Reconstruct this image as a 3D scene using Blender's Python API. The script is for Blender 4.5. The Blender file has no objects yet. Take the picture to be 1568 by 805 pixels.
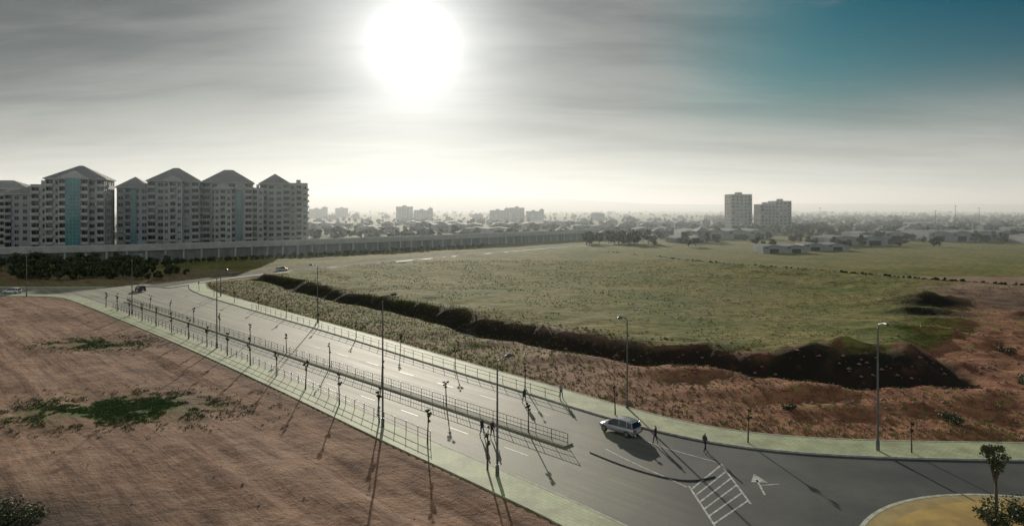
import bpy, bmesh, math, random
import numpy as np
from mathutils import Vector, Matrix
random.seed(7); rng=np.random.default_rng(7)
S=bpy.context.scene
COL=S.collection
S.view_settings.view_transform='Standard'
try: S.view_settings.look='None'
except Exception: pass
S.view_settings.exposure=0; S.view_settings.gamma=1

SUN_EL=math.radians(13.5); SUN_AZ=math.radians(-8.3)   # azimuth measured from +Y toward +X
SD=Vector((math.sin(SUN_AZ)*math.cos(SUN_EL), math.cos(SUN_AZ)*math.cos(SUN_EL), math.sin(SUN_EL)))

# ------------------------------------------------------------------ node helpers
def setin(nt,sock,v):
    if v is None: return
    if hasattr(v,'is_linked') or hasattr(v,'links'): nt.links.new(v,sock)
    else:
        if hasattr(sock.default_value,'__len__') and not hasattr(v,'__len__'): v=(v,v,v)
        if hasattr(sock.default_value,'__len__') and len(sock.default_value)==4 and len(v)==3: v=(*v,1)
        sock.default_value=v
def M(nt,op,a,b=None,c=None,clamp=False):
    n=nt.nodes.new('ShaderNodeMath'); n.operation=op; n.use_clamp=clamp
    setin(nt,n.inputs[0],a)
    if b is not None: setin(nt,n.inputs[1],b)
    if c is not None: setin(nt,n.inputs[2],c)
    return n.outputs[0]
def MIX(nt,f,a,b,mode='MIX'):
    n=nt.nodes.new('ShaderNodeMixRGB'); n.blend_type=mode
    setin(nt,n.inputs[0],f); setin(nt,n.inputs[1],a); setin(nt,n.inputs[2],b); return n.outputs[0]
def SS(nt,v,lo,hi):
    n=nt.nodes.new('ShaderNodeMapRange'); n.interpolation_type='SMOOTHSTEP'
    setin(nt,n.inputs[0],v); n.inputs[1].default_value=lo; n.inputs[2].default_value=hi
    return n.outputs[0]
def NOISE(nt,vec,scale,detail=4,rough=.55,dist=0):
    n=nt.nodes.new('ShaderNodeTexNoise'); n.inputs['Scale'].default_value=scale
    n.inputs['Detail'].default_value=detail; n.inputs['Roughness'].default_value=rough; n.inputs['Distortion'].default_value=dist
    if vec is not None: nt.links.new(vec,n.inputs['Vector'])
    return n.outputs['Fac']
def MAPV(nt,vec,loc=(0,0,0),rot=(0,0,0),scale=(1,1,1)):
    n=nt.nodes.new('ShaderNodeMapping'); nt.links.new(vec,n.inputs['Vector'])
    n.inputs['Location'].default_value=loc; n.inputs['Rotation'].default_value=rot; n.inputs['Scale'].default_value=scale
    return n.outputs[0]
def ALONG(nt,vec,scale):
    """coordinates turned so x' runs along the road and y' across it, then scaled"""
    return MAPV(nt,MAPV(nt,vec,rot=(0,0,math.radians(45))),scale=scale)
def POS(nt):
    return nt.nodes.new('ShaderNodeNewGeometry').outputs['Position']
def newmat(name):
    m=bpy.data.materials.new(name); m.use_nodes=True
    nt=m.node_tree; b=nt.nodes['Principled BSDF']; return m,nt,b
def BUMP(nt,b,h,strength=.5,dist=.1):
    n=nt.nodes.new('ShaderNodeBump'); n.inputs['Strength'].default_value=strength; n.inputs['Distance'].default_value=dist
    nt.links.new(h,n.inputs['Height']); nt.links.new(n.outputs[0],b.inputs['Normal'])
def mat(name,c1,c2=None,scale=1.,rough=.8,bump=0,metal=0,spec=.5,detail=4,vecscale=(1,1,1)):
    m,nt,b=newmat(name)
    c2=c2 or tuple(x*.7 for x in c1)
    g=POS(nt); v=MAPV(nt,g,scale=vecscale)
    n=NOISE(nt,v,scale,detail,.6)
    f=SS(nt,n,.3,.7)
    setin(nt,b.inputs['Base Color'],MIX(nt,f,c1,c2))
    b.inputs['Roughness'].default_value=rough; b.inputs['Metallic'].default_value=metal
    b.inputs['Specular IOR Level'].default_value=spec
    if bump: BUMP(nt,b,n,bump,.05)
    return m

# ------------------------------------------------------------------ mesh helpers
def mo(name,v,f,mats,idx=None,parent=None,smooth=False,loc=None,rotz=0):
    me=bpy.data.meshes.new(name); me.from_pydata([tuple(p) for p in v],[],[tuple(q) for q in f])
    if not isinstance(mats,(list,tuple)): mats=[mats]
    for m in mats: me.materials.append(m)
    if idx is not None: me.polygons.foreach_set('material_index',list(idx))
    if smooth: me.polygons.foreach_set('use_smooth',[True]*len(me.polygons))
    me.update()
    o=bpy.data.objects.new(name,me); COL.objects.link(o)
    if parent: o.parent=parent
    if loc: o.location=loc
    o.rotation_euler[2]=rotz
    return o
def empty(name,loc=(0,0,0),rotz=0):
    e=bpy.data.objects.new(name,None); COL.objects.link(e); e.location=loc; e.rotation_euler[2]=rotz; e.empty_display_size=.5; return e
class B:
    """mesh buffer"""
    def __init__(s): s.v=[];s.f=[];s.i=[]
    def face(s,pts,mi=0):
        n=len(s.v); s.v+= [tuple(p) for p in pts]; s.f.append(tuple(range(n,n+len(pts)))); s.i.append(mi)
    def box(s,x0,x1,y0,y1,z0,z1,mi=0):
        n=len(s.v)
        s.v+=[(x0,y0,z0),(x1,y0,z0),(x1,y1,z0),(x0,y1,z0),(x0,y0,z1),(x1,y0,z1),(x1,y1,z1),(x0,y1,z1)]
        for q in ((0,3,2,1),(4,5,6,7),(0,1,5,4),(1,2,6,5),(2,3,7,6),(3,0,4,7)):
            s.f.append(tuple(n+k for k in q)); s.i.append(mi)
    def tube(s,pts,rad,seg=8,mi=0,cap=True):
        n=len(s.v); P=[Vector(p) for p in pts]
        for k,p in enumerate(P):
            d=(P[min(k+1,len(P)-1)]-P[max(k-1,0)]).normalized()
            a=Vector((0,0,1)) if abs(d.z)<.9 else Vector((1,0,0))
            u=d.cross(a).normalized(); w=d.cross(u)
            r=rad[k] if hasattr(rad,'__len__') else rad
            for j in range(seg):
                t=2*math.pi*j/seg; s.v.append(tuple(p+u*r*math.cos(t)+w*r*math.sin(t)))
        for k in range(len(P)-1):
            for j in range(seg):
                a=n+k*seg+j; b=n+k*seg+(j+1)%seg
                s.f.append((a,b,b+seg,a+seg)); s.i.append(mi)
        if cap:
            s.f.append(tuple(n+j for j in range(seg))[::-1]); s.i.append(mi)
            e=n+(len(P)-1)*seg; s.f.append(tuple(e+j for j in range(seg))); s.i.append(mi)
    def make(s,name,mats,**k): return mo(name,s.v,s.f,mats,s.i,**k)

def offset(pl,d):
    out=[]
    for k,p in enumerate(pl):
        a=Vector(pl[max(k-1,0)]); b=Vector(pl[min(k+1,len(pl)-1)]); c=Vector(p)
        if k in (0,len(pl)-1):
            t=(b-a).normalized(); n=Vector((-t.y,t.x)); out.append(tuple(c+n*d))
        else:
            t1=(c-a).normalized(); t2=(b-c).normalized()
            n1=Vector((-t1.y,t1.x)); n2=Vector((-t2.y,t2.x)); n=(n1+n2).normalized()
            out.append(tuple(c+n*d/max(.5,n.dot(n1))))
    return out
def smooth_pl(pl,it=2):
    for _ in range(it):
        q=[pl[0]]
        for a,b in zip(pl[:-1],pl[1:]):
            q.append((a[0]*.75+b[0]*.25,a[1]*.75+b[1]*.25)); q.append((a[0]*.25+b[0]*.75,a[1]*.25+b[1]*.75))
        q.append(pl[-1]); pl=q
    return pl
def strip(name,pl,o0,o1,z0,z1,m,parent=None):
    a=offset(pl,o0); b=offset(pl,o1); bb=B(); n=len(pl)
    for k in range(n): bb.v+=[(*a[k],z0),(*a[k],z1),(*b[k],z1),(*b[k],z0)]
    for k in range(n-1):
        i=4*k
        for q in ((0,1,5,4),(1,2,6,5),(2,3,7,6)): bb.f.append(tuple(i+t for t in q)); bb.i.append(0)
    bb.f.append((0,3,2,1)); bb.i.append(0); i=4*(n-1); bb.f.append((i,i+1,i+2,i+3)); bb.i.append(0)
    return bb.make(name,m,parent=parent)
def flat(name,pl,o0,o1,z,m,parent=None):
    a=offset(pl,o0); b=offset(pl,o1); v=[];f=[]
    for k in range(len(pl)): v+=[(*a[k],z),(*b[k],z)]
    for k in range(len(pl)-1): f.append((2*k,2*k+2,2*k+3,2*k+1))
    return mo(name,v,f,m,parent=parent)
def resample(pl,step,start=0,end=None):
    P=[Vector(p) for p in pl]; L=[0]
    for a,b in zip(P[:-1],P[1:]): L.append(L[-1]+(b-a).length)
    end=end if end is not None else L[-1]; out=[]; s=start
    while s<=end:
        for k in range(len(P)-1):
            if L[k]<=s<=L[k+1]:
                t=(s-L[k])/(L[k+1]-L[k]+1e-9); out.append(tuple(P[k].lerp(P[k+1],t))); break
        s+=step
    return out

# ------------------------------------------------------------------ layout (metres)
N0=smooth_pl([(-300,166),(-125,166),(-113,164.5),(-106,160),(-59.6,113.5),(-31,83.5),(-12.4,63),(-2.2,52.3),(3.4,46.2),(10,38),(16,28),(20,15),(20,-20)],2)
F0=smooth_pl([(-93,192),(-84,174),(-52,139),(-29.5,114.5),(-12.2,94.5),(1.2,79.7),(8.1,71.8),(13.8,65.8),(20.4,61.2),(29.6,58.8),(44.2,57.9),(70,57.5),(130,57)],2)
N1=offset(N0,3.4); FO=offset(F0,4.2)
MED=[(-90,156),(5.2,61.6)]
BACK=smooth_pl([(-100,184),(-95,203),(-86,224),(-60,262),(-28,306),(8,352),(35,385),(90,425)],1)
FIELD=[(-80,212),(-48,174),(-20,142),(-8,127.5),(9,109),(20,98.5),(27,98),(31,94),(38,88.5),(45,84.5),(53,86),(58,95),(74,108),(95,106),(150,112),(170,150),(141,186),(134,191),(84,249),(45,325),(32,341),(10,332),(-19,303),(-45,262),(-72,222)]

T=rng.random((256,256))
def vn(x,y):
    xi=np.floor(x).astype(int); yi=np.floor(y).astype(int); fx=x-xi; fy=y-yi
    fx=fx*fx*(3-2*fx); fy=fy*fy*(3-2*fy)
    a=T[xi%256,yi%256]; b=T[(xi+1)%256,yi%256]; c=T[xi%256,(yi+1)%256]; d=T[(xi+1)%256,(yi+1)%256]
    return a*(1-fx)*(1-fy)+b*fx*(1-fy)+c*(1-fx)*fy+d*fx*fy
def fbm(x,y,o=4):
    s=0;a=.5;t=0
    for k in range(o): s=s+a*vn(x*2**k+17.3*k,y*2**k+5.1*k); t+=a; a*=.5
    return s/t
def sstep(v,a,b):
    t=np.clip((v-a)/(b-a),0,1); return t*t*(3-2*t)
def sdist(X,Y,poly):
    d=np.full(X.shape,1e9); ins=np.zeros(X.shape,bool); n=len(poly)
    for k in range(n):
        ax,ay=poly[k]; bx,by=poly[(k+1)%n]; dx,dy=bx-ax,by-ay
        t=np.clip(((X-ax)*dx+(Y-ay)*dy)/(dx*dx+dy*dy+1e-12),0,1)
        d=np.minimum(d,np.hypot(X-ax-t*dx,Y-ay-t*dy))
        c=((ay>Y)!=(by>Y)); xx=ax+(Y-ay)*(bx-ax)/((by-ay) if by!=ay else 1e-9)
        ins^= (c&(X<xx))
    return np.where(ins,d,-d)
ROADP=N0+[(130,-20)]+FO[::-1]+[(-106,196),(-112,186),(-300,186)]
BACKP=offset(BACK,5)+offset(BACK,-5)[::-1]
def terrain(X,Y):
    sr=sdist(X,Y,ROADP); sb=sdist(X,Y,BACKP); rd=np.maximum(sr,sb)
    sf=sdist(X,Y,FIELD)
    wob=(fbm(X*.12,Y*.12,3)-.5)*9
    steep=1.0+np.clip((X-58)/12,0,1)*9
    hb_=1.15+1.5*(fbm(X*.09+31,Y*.09,3)-.35)
    pl=sstep(sf+wob*.7,-1.5*steep,1.5*steep)
    h=pl*(hb_*np.exp(-np.maximum(sf,0)/25)+1.1*(1-np.exp(-np.maximum(sf,0)/25))+.8*(fbm(X*.02+3,Y*.02,2)-.5))
    # shallow ditch along the foot of the bank
    h=h-1.0*np.exp(-((sf+wob*.7+3.0)/2.0)**2)*(X<60)*(Y<205)
    # spoil mounds
    for mx,my,mh,rx,ry in ((52,92,1.6,9,5),(42,93.5,1.1,6,4),(91,147,1.8,8,4),(80,132,1.2,8,3),(100,128,1.2,9,4),(66,112,1.1,6,3),(75,120,.9,10,3),(105,118,1.0,12,3),(20,88,.9,7,2.5),(33,79,1.1,9,2.5),(62,76,1.3,12,3),(85,84,1.4,12,4),(104,96,1.3,10,4),(46,73,.8,9,2),(-5,108,.5,6,2),(8,97,.6,6,2)):
        h=h+mh*np.exp(-((X-mx)/rx)**2-((Y-my)/ry)**2)*(.4+1.2*fbm(X*.3,Y*.3,3))
    rough=.25+1.4*sstep(X,4,40)*sstep(160-Y,0,40)*sstep(Y,50,60)
    rough=np.where(sf>6,np.where(X>70,.8,.3),rough)
    b=(fbm(X*.22,Y*.22,4)-.5)*1.2*rough+(fbm(X*.05+9,Y*.05,3)-.5)*1.0*np.where(Y<420,1,0)
    # wheel ruts in the bare lot, parallel with the road
    u=(X+Y)/1.414; w=(X-Y)/1.414
    left=sstep(-sr,1,6)*(sf<-5)*((X+Y)<60)
    rut=(fbm(u*.5+.9*fbm(w*.03,u*.1,2),w*.02,3)-.5)
    h=h+(b+rut*left*.75)*sstep(-rd,0,5)
    far=sstep(Y,420,900)
    h=h*(1-far)
    h=np.where(rd>-.01,0,h)
    z=.06+np.where(rd<0,np.maximum(h,-1.2)*sstep(-rd,0,2.5),0)
    z=z-.42*sstep(rd,0,1.2)
    return z,sr,sb,sf
def axis(lo,hi,st,far0,far1):
    a=list(np.arange(lo,hi+1e-6,st)); x=hi;s=st
    while x<far1: s*=1.12; x+=s; a.append(x)
    x=lo;s=st
    while x>far0: s*=1.12; x-=s; a.insert(0,x)
    return np.array(a)
ax=axis(-125,135,.85,-9000,9000); ay=axis(42,235,.85,-400,9500)
X,Y=np.meshgrid(ax,ay); Z,sr,sb,sf=terrain(X,Y)
nx,ny=len(ax),len(ay)
V=np.stack([X.ravel(),Y.ravel(),Z.ravel()],1)
I=np.arange(nx*ny).reshape(ny,nx)
Fq=np.stack([I[:-1,:-1].ravel(),I[:-1,1:].ravel(),I[1:,1:].ravel(),I[1:,:-1].ravel()],1)
me=bpy.data.meshes.new('ground'); me.vertices.add(len(V)); me.vertices.foreach_set('co',V.ravel())
me.loops.add(Fq.size); me.loops.foreach_set('vertex_index',Fq.ravel().astype(np.int32))
me.polygons.add(len(Fq)); me.polygons.foreach_set('loop_start',np.arange(0,Fq.size,4,dtype=np.int32))
me.update(calc_edges=True); me.polygons.foreach_set('use_smooth',[True]*len(Fq))
ground=bpy.data.objects.new('ground',me); COL.objects.link(ground)
def attr(name,a):
    t=me.attributes.new(name,'FLOAT','POINT'); t.data.foreach_set('value',a.ravel().astype(np.float32))
inf=sstep(sf,-1,4)
strip_side=((X+Y)>60)&(sf<3)&(sr<0)
patchy=fbm(X*.045+7,Y*.045+2,4)
grass=inf*(1-.8*sstep(X+ (Y-120)*-.5,62,95)*sstep(200-Y,0,30))*(.78+.8*(patchy-.35))
grass=np.maximum(grass,np.where(strip_side,.66*(1-sstep(X,-12,16))*(.6+patchy),0)*sstep(240-Y,0,20))
grass=np.maximum(grass,np.where(strip_side&(X>10),.22,0))
def blob(cx,cy,rx,ry): return np.exp(-((X-cx)/rx)**2-((Y-cy)/ry)**2)
grass=np.maximum(grass,.8*blob(-43,73,11,6.5)); grass=np.maximum(grass,.6*blob(-67,108,9,5))
grass=np.maximum(grass,.5*blob(-95,120,10,4))
grass=np.where(Y>215,np.maximum(grass,.85),grass)
grass=np.where((X<-80)&(Y>186)&(Y<240),.5,grass)
green=np.clip(blob(-43,73,11,7)+blob(-67,108,11,7)*.6,0,1)
red=sstep(X,-8,30)*sstep(128-Y+np.minimum(X-40,40)*.6,0,25)*np.where(sr<0,1,0)
red=np.maximum(red,.6*sstep(X,55,85)*sstep(190-Y,0,60))
lot=(X+Y<60)&(sr<0)
red=np.maximum(red,np.where(lot,.35,0))
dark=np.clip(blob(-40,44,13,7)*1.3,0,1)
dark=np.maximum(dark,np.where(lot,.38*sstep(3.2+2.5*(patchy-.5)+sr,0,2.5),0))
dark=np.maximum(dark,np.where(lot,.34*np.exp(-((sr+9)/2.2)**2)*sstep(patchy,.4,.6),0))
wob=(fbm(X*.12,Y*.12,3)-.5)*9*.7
dark=np.maximum(dark,.97*sstep(4.2-np.abs(sf+wob+1.7),0,2.6)*(X<60)*(Y<212))  # shade of the bank face and foot, painted into the soil colour
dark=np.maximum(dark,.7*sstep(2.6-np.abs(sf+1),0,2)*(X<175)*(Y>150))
for q in ((47,87,10,3.4),(38,89,8,3),(91,143,8,3.5),(80,129,7,2.6),(102,125,8,3)): dark=np.maximum(dark,np.clip(1.25*blob(*q),0,1))  # shaded camera side of the spoil mounds, darkened in the colour
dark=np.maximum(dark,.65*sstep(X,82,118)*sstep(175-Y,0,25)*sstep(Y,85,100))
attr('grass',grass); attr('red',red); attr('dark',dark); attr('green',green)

m,nt,b=newmat('ground_soil_and_grass')
def AT(n):
    a=nt.nodes.new('ShaderNodeAttribute'); a.attribute_name=n; return a.outputs['Fac']
p=POS(nt)
st2=ALONG(nt,p,(.05,.7,.4))
n_big=NOISE(nt,p,.05,4,.6); n_mid=NOISE(nt,p,.45,6,.65); n_fine=NOISE(nt,p,3.2,4,.7); n_st=NOISE(nt,st2,1.3,5,.65,.3)
dirt=MIX(nt,SS(nt,n_mid,.3,.7),(.22,.14,.092),(.36,.245,.165))
dirt=MIX(nt,M(nt,'MULTIPLY',SS(nt,n_big,.45,.65),.45),dirt,(.15,.10,.072))
dirt=MIX(nt,M(nt,'MULTIPLY',SS(nt,n_st,.50,.62),.7),dirt,(.075,.05,.035))
dirt=MIX(nt,M(nt,'MULTIPLY',SS(nt,n_st,.44,.36),.5),dirt,(.42,.31,.22))
dirt=MIX(nt,M(nt,'MULTIPLY',SS(nt,n_fine,.5,.75),.25),dirt,(.42,.31,.22))
redc=MIX(nt,SS(nt,n_mid,.35,.65),(.14,.058,.033),(.36,.165,.09))
redc=MIX(nt,M(nt,'MULTIPLY',SS(nt,n_fine,.5,.75),.4),redc,(.5,.29,.19))
redc=MIX(nt,M(nt,'MULTIPLY',SS(nt,NOISE(nt,p,.9,5,.7),.52,.66),.7),redc,(.05,.03,.02))
col=MIX(nt,AT('red'),dirt,redc)
n_g=NOISE(nt,MAPV(nt,p,scale=(.45,1,1)),.9,6,.7)
gr=MIX(nt,SS(nt,n_big,.38,.62),(.135,.155,.03),(.235,.20,.055))
gr=MIX(nt,M(nt,'MULTIPLY',SS(nt,n_g,.42,.62),.85),gr,(.048,.058,.014))
gr=MIX(nt,M(nt,'MULTIPLY',AT('green'),.75),gr,(.055,.11,.028))
gf=M(nt,'ADD',AT('grass'),M(nt,'MULTIPLY',M(nt,'SUBTRACT',n_mid,.5),2.6))
gf=SS(nt,gf,.3,.75)
col=MIX(nt,gf,col,gr)
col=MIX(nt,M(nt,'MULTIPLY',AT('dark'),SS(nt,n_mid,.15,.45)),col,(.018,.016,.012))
setin(nt,b.inputs['Base Color'],col); b.inputs['Roughness'].default_value=.95; b.inputs['Specular IOR Level'].default_value=.12
hh=M(nt,'ADD',M(nt,'MULTIPLY',n_mid,1.2),M(nt,'MULTIPLY',n_fine,.35)); hh=M(nt,'ADD',hh,M(nt,'MULTIPLY',n_st,.6))
BUMP(nt,b,hh,.8,.35)
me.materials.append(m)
def gz(x,y): return float(terrain(np.array([[x]],float),np.array([[y]],float))[0][0,0])

# ------------------------------------------------------------------ road materials
m_asph,nt,b=newmat('asphalt')
p=POS(nt); nb=NOISE(nt,p,.12,5,.6); nf=NOISE(nt,p,14,3,.7)
lane=NOISE(nt,ALONG(nt,p,(.03,.9,1)),1.1,4,.6)
sx=nt.nodes.new('ShaderNodeSeparateXYZ'); nt.links.new(p,sx.inputs[0])
newer=SS(nt,M(nt,'ADD',sx.outputs[0],M(nt,'MULTIPLY',nb,8)),6,20)
old=MIX(nt,SS(nt,lane,.35,.65),(.15,.155,.108),(.31,.295,.20))
old=MIX(nt,M(nt,'MULTIPLY',SS(nt,nb,.42,.7),.5),old,(.10,.105,.085))
nw=MIX(nt,SS(nt,nb,.35,.65),(.036,.04,.037),(.075,.078,.07))
c=MIX(nt,newer,old,nw); c=MIX(nt,M(nt,'MULTIPLY',SS(nt,nf,.45,.7),.25),c,(.2,.2,.18))
# sealed cracks / patch seams
cr_=NOISE(nt,p,.55,2,.5,1.5); crk=M(nt,'LESS_THAN',M(nt,'ABSOLUTE',M(nt,'SUBTRACT',cr_,.5)),.004)
c=MIX(nt,M(nt,'MULTIPLY',crk,.55),c,(.03,.03,.03))
setin(nt,b.inputs['Base Color'],c)
setin(nt,b.inputs['Roughness'],M(nt,'ADD',.62,M(nt,'MULTIPLY',lane,.2))); b.inputs['Specular IOR Level'].default_value=.33
BUMP(nt,b,nf,.35,.02)
m_back=mat('dusty_road_surface',(.13,.13,.105),(.09,.09,.075),.3,.95,0,0,.1)
m_pave,nt,b=newmat('pavement_blocks')
p=POS(nt); br=nt.nodes.new('ShaderNodeTexBrick'); nt.links.new(MAPV(nt,p,rot=(0,0,math.radians(45))),br.inputs['Vector'])
br.inputs['Color1'].default_value=(.35,.41,.22,1); br.inputs['Color2'].default_value=(.43,.46,.25,1); br.inputs['Mortar'].default_value=(.17,.19,.11,1)
br.inputs['Scale'].default_value=1.; br.inputs['Brick Width'].default_value=.8; br.inputs['Row Height'].default_value=.4; br.inputs['Mortar Size'].default_value=.02
nb=NOISE(nt,p,.35,5,.65)
c=MIX(nt,M(nt,'MULTIPLY',SS(nt,nb,.38,.66),.75),br.outputs['Color'],(.20,.20,.11))
setin(nt,b.inputs['Base Color'],c); b.inputs['Roughness'].default_value=.75
m_kerb=mat('kerb_concrete',(.5,.5,.40),(.30,.30,.24),2,.8,.2)
m_white=mat('road_paint_white',(.6,.6,.54),(.22,.22,.2),2.2,.6)
m_med=mat('median_paving',(.27,.26,.18),(.17,.17,.12),1,.85,.2)
m_steel=mat('galvanised_dark_steel',(.07,.08,.08),(.045,.05,.05),3,.45,0,.6)
m_pole=mat('lamp_post_steel',(.17,.18,.18),(.1,.11,.11),2,.45,0,.5)
m_lampglass=mat('lamp_glass',(.5,.5,.45),(.4,.4,.38),2,.2)

asph=N1+[(130,-20)]+F0[::-1]+[(-106,192),(-112,182),(-300,182)]
mo('road',[(x,y,0) for x,y in asph],[tuple(range(len(asph)))],m_asph)
strip('sidewalk',N0,.0,3.22,-.6,.14,m_pave)
strip('kerb',N0,3.222,3.4,-.6,.152,m_kerb)
strip('sidewalk',F0,.18,4.2,-.6,.14,m_pave)
strip('kerb',F0,0,.178,-.6,.152,m_kerb)
strip('kerb',F0,4.202,4.34,-.6,.17,m_kerb)
flat('road',BACK,-4.6,4.6,.03,m_back)
strip('sidewalk',BACK,-6.6,-4.6,-.4,.16,m_pave)
strip('sidewalk',[(-300,182.2),(-112,182.2)],0,3,-.4,.14,m_pave)
strip('median_strip',MED,-.65,.65,-.2,.14,m_med)
# painted markings
mk=B()
def seg(a,b_,w,z=.006):
    d=(Vector(b_)-Vector(a)).normalized(); n=Vector((-d.y,d.x))*w/2
    mk.face([(a[0]-n.x,a[1]-n.y,z),(b_[0]-n.x,b_[1]-n.y,z),(b_[0]+n.x,b_[1]+n.y,z),(a[0]+n.x,a[1]+n.y,z)])
def dash(pl,off,w,L,gap,s0,s1):
    q=offset(pl,off); s=s0
    while s<s1:
        r=resample(q,L,s,s+L+.01)
        if len(r)<2: break
        seg(r[0],r[1],w); s+=L+gap
dash(MED,5.6,.12,3,5,4,134); dash(MED,-4.3,.12,3,5,2,134)
dash(MED,.95,.10,10,0.0,0,125)
for k in range(6):
    seg((14.1,52.3-k*1.15),(17.8,57-k*1.35),.16)
seg((17.95,57.4),(17.75,49.6),.16,.010); seg((14,52.8),(14.05,46.2),.16,.010)
pl=smooth_pl([(8.5,61),(10.5,57.5),(12.6,54.5),(13.8,52.6)],1)
for a,b_ in zip(pl[:-1],pl[1:]): seg(a,b_,.13)
pl=smooth_pl([(12.6,63),(14.6,60.6),(17.9,57.6)],1)
for a,b_ in zip(pl[:-1],pl[1:]): seg(a,b_,.13)
seg((19.4,51.2),(19.8,54),.16); mk.face([(19.2,53.6,.006),(20.5,53.5,.006),(20.0,55.2,.006)]); seg((19.6,52.9),(21.3,53.2),.14,.010)
mk.make('road_markings',m_white)
dv=B(); pl=smooth_pl([(7.0,60),(9.5,56.8),(12.3,54.4),(14.5,53.6),(16.6,54.6)],2)
dv.tube([(x,y,.04) for x,y in pl],.055,6); dv.make('lane_divider',m_steel)

# roundabout
m_island=mat('roundabout_dry_soil',(.44,.29,.07),(.27,.18,.05),.5,.95,.5)
def disc(name,cx,cy,r0,r1,z0,z1,m,parent,dome=0):
    bb=B(); n=72
    for r,z in ((r1,z0),(r1,z1),(r0,z1+dome)):
        for k in range(n):
            t=2*math.pi*k/n; bb.v.append((cx+r*math.cos(t),cy+r*math.sin(t),z))
    for q in range(2):
        for k in range(n):
            a=q*n+k;c_=q*n+(k+1)%n; bb.f.append((a,c_,c_+n,a+n)); bb.i.append(0)
    if r0<2: bb.f.append(tuple(2*n+k for k in range(n))); bb.i.append(0)
    return bb.make(name,m,parent=parent)
ra=empty('roundabout_island')
disc('kerb',35,36.6,14.2,14.5,-.1,.15,m_kerb,ra); disc('apron',35,36.6,12.8,14.2,-.1,.14,mat('apron_paving',(.38,.28,.10),(.27,.2,.08),.7,.9,.2),ra)
disc('planted_centre',35,36.6,1,12.8,-.1,.30,m_island,ra,.25)

# ------------------------------------------------------------------ railings
def railing(name,pl,h=1.05,step=2.,rails=(1.0,.55,.2),z0=.14,infill=0):
    e=empty(name); bb=B(); pts=resample(pl,step)
    for x,y in pts: bb.box(x-.03,x+.03,y-.03,y+.03,z0-.02,z0+h)
    bb.make('posts',m_steel,parent=e); bb=B()
    for r in rails: bb.tube([(x,y,z0+r) for x,y in pts],.028,5)
    bb.make('rails',m_steel,parent=e)
    if infill:
        bb=B()
        for x,y in resample(pl,infill): bb.box(x-.01,x+.01,y-.01,y+.01,z0+.2,z0+1.0)
        bb.make('bars',m_steel,parent=e)
railing('pedestrian_railing',MED,infill=.5)
q=[p_ for p_ in offset(N0,3.0) if -90<p_[0]<-4]
railing('pedestrian_railing',q,rails=(.95,.5))
q=[p_ for p_ in offset(F0,.45) if -60<p_[0]<7]
railing('pedestrian_railing',q,rails=(.95,.5),step=2.5)

# ------------------------------------------------------------------ street lamps
def lamp(x,y,h,ang,arm=1.6):
    e=empty('street_lamp',(x,y,.14 if gz(x,y)<.0 else gz(x,y)),ang); bb=B()
    bb.tube([(0,0,0),(0,0,.9)],[.17,.15],10); bb.tube([(0,0,.9),(0,0,h*.6),(0,0,h-.5)],[.10,.08,.06],10)
    bb.make('post',m_pole,parent=e)
    bb=B(); bb.tube([(0,0,h-.5),(0.1,0,h-.15),(.5,0,h),(arm,0,h+.08)],[.06,.05,.045,.04],8); bb.make('arm',m_pole,parent=e)
    bb=B(); bb.tube([(arm-.1,0,h+.08),(arm+.1,0,h+.09),(arm+.55,0,h+.1),(arm+.75,0,h+.08)],[.05,.13,.14,.05],8); bb.make('lantern',m_pole,parent=e)
    bb=B(); bb.box(arm+.12,arm+.55,-.09,.09,h-.065,h-.04); bb.make('lens',m_lampglass,parent=e)
for x,y,h,a in ((-12.9,66.6,13,45),(-1.2,54.5,9.5,45),(33,60.2,11.5,-90),(12.6,73.0,10,-135),(-46,104,12,45),(-78,137,12,45),(-37,127,11,-135),(-72,165,11,-135),(56,59.5,11.5,-90),(-120,165,11,90)):
    lamp(x,y,h,math.radians(a),1.0)

# ------------------------------------------------------------------ foliage
def leafmat(name,c1,c2,c3,sc=.35):
    m,nt,b=newmat(name); g=nt.nodes.new('ShaderNodeNewGeometry')
    n=NOISE(nt,g.outputs['Position'],sc,2,.6)
    c=MIX(nt,SS(nt,n,.35,.65),c1,c2); c=MIX(nt,M(nt,'MULTIPLY',g.outputs['Random Per Island'],.6),c,c3)
    setin(nt,b.inputs['Base Color'],c); b.inputs['Roughness'].default_value=.6; b.inputs['Specular IOR Level'].default_value=.25
    return m
m_leaf=leafmat('foliage',(.04,.055,.022),(.06,.08,.03),(.085,.095,.04))
m_leaf2=leafmat('foliage_dusty',(.05,.06,.03),(.085,.09,.045),(.03,.04,.02))
m_bark=mat('bark',(.11,.08,.055),(.06,.045,.035),4,.9,.5)
m_dry=leafmat('dry_grass',(.15,.155,.04),(.25,.21,.07),(.1,.11,.03),.2)
def leaves(C,R,n,size,flatz=.8):
    C=np.repeat(np.asarray(C,float),n,0); R=np.repeat(np.asarray(R,float),n)
    d=rng.normal(size=C.shape); d/=np.linalg.norm(d,axis=1)[:,None]
    r=R*(rng.random(len(R))**.45); d[:,2]*=flatz
    P=C+d*r[:,None]
    a=rng.normal(size=C.shape); a/=np.linalg.norm(a,axis=1)[:,None]
    b_=np.cross(a,rng.normal(size=C.shape)); b_/=np.linalg.norm(b_,axis=1)[:,None]
    s=size*(.6+.8*rng.random(len(R)))[:,None]
    q=np.stack([P-a*s,P+b_*s*.55,P+a*s,P-b_*s*.55],1).reshape(-1,3)
    return q
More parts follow.
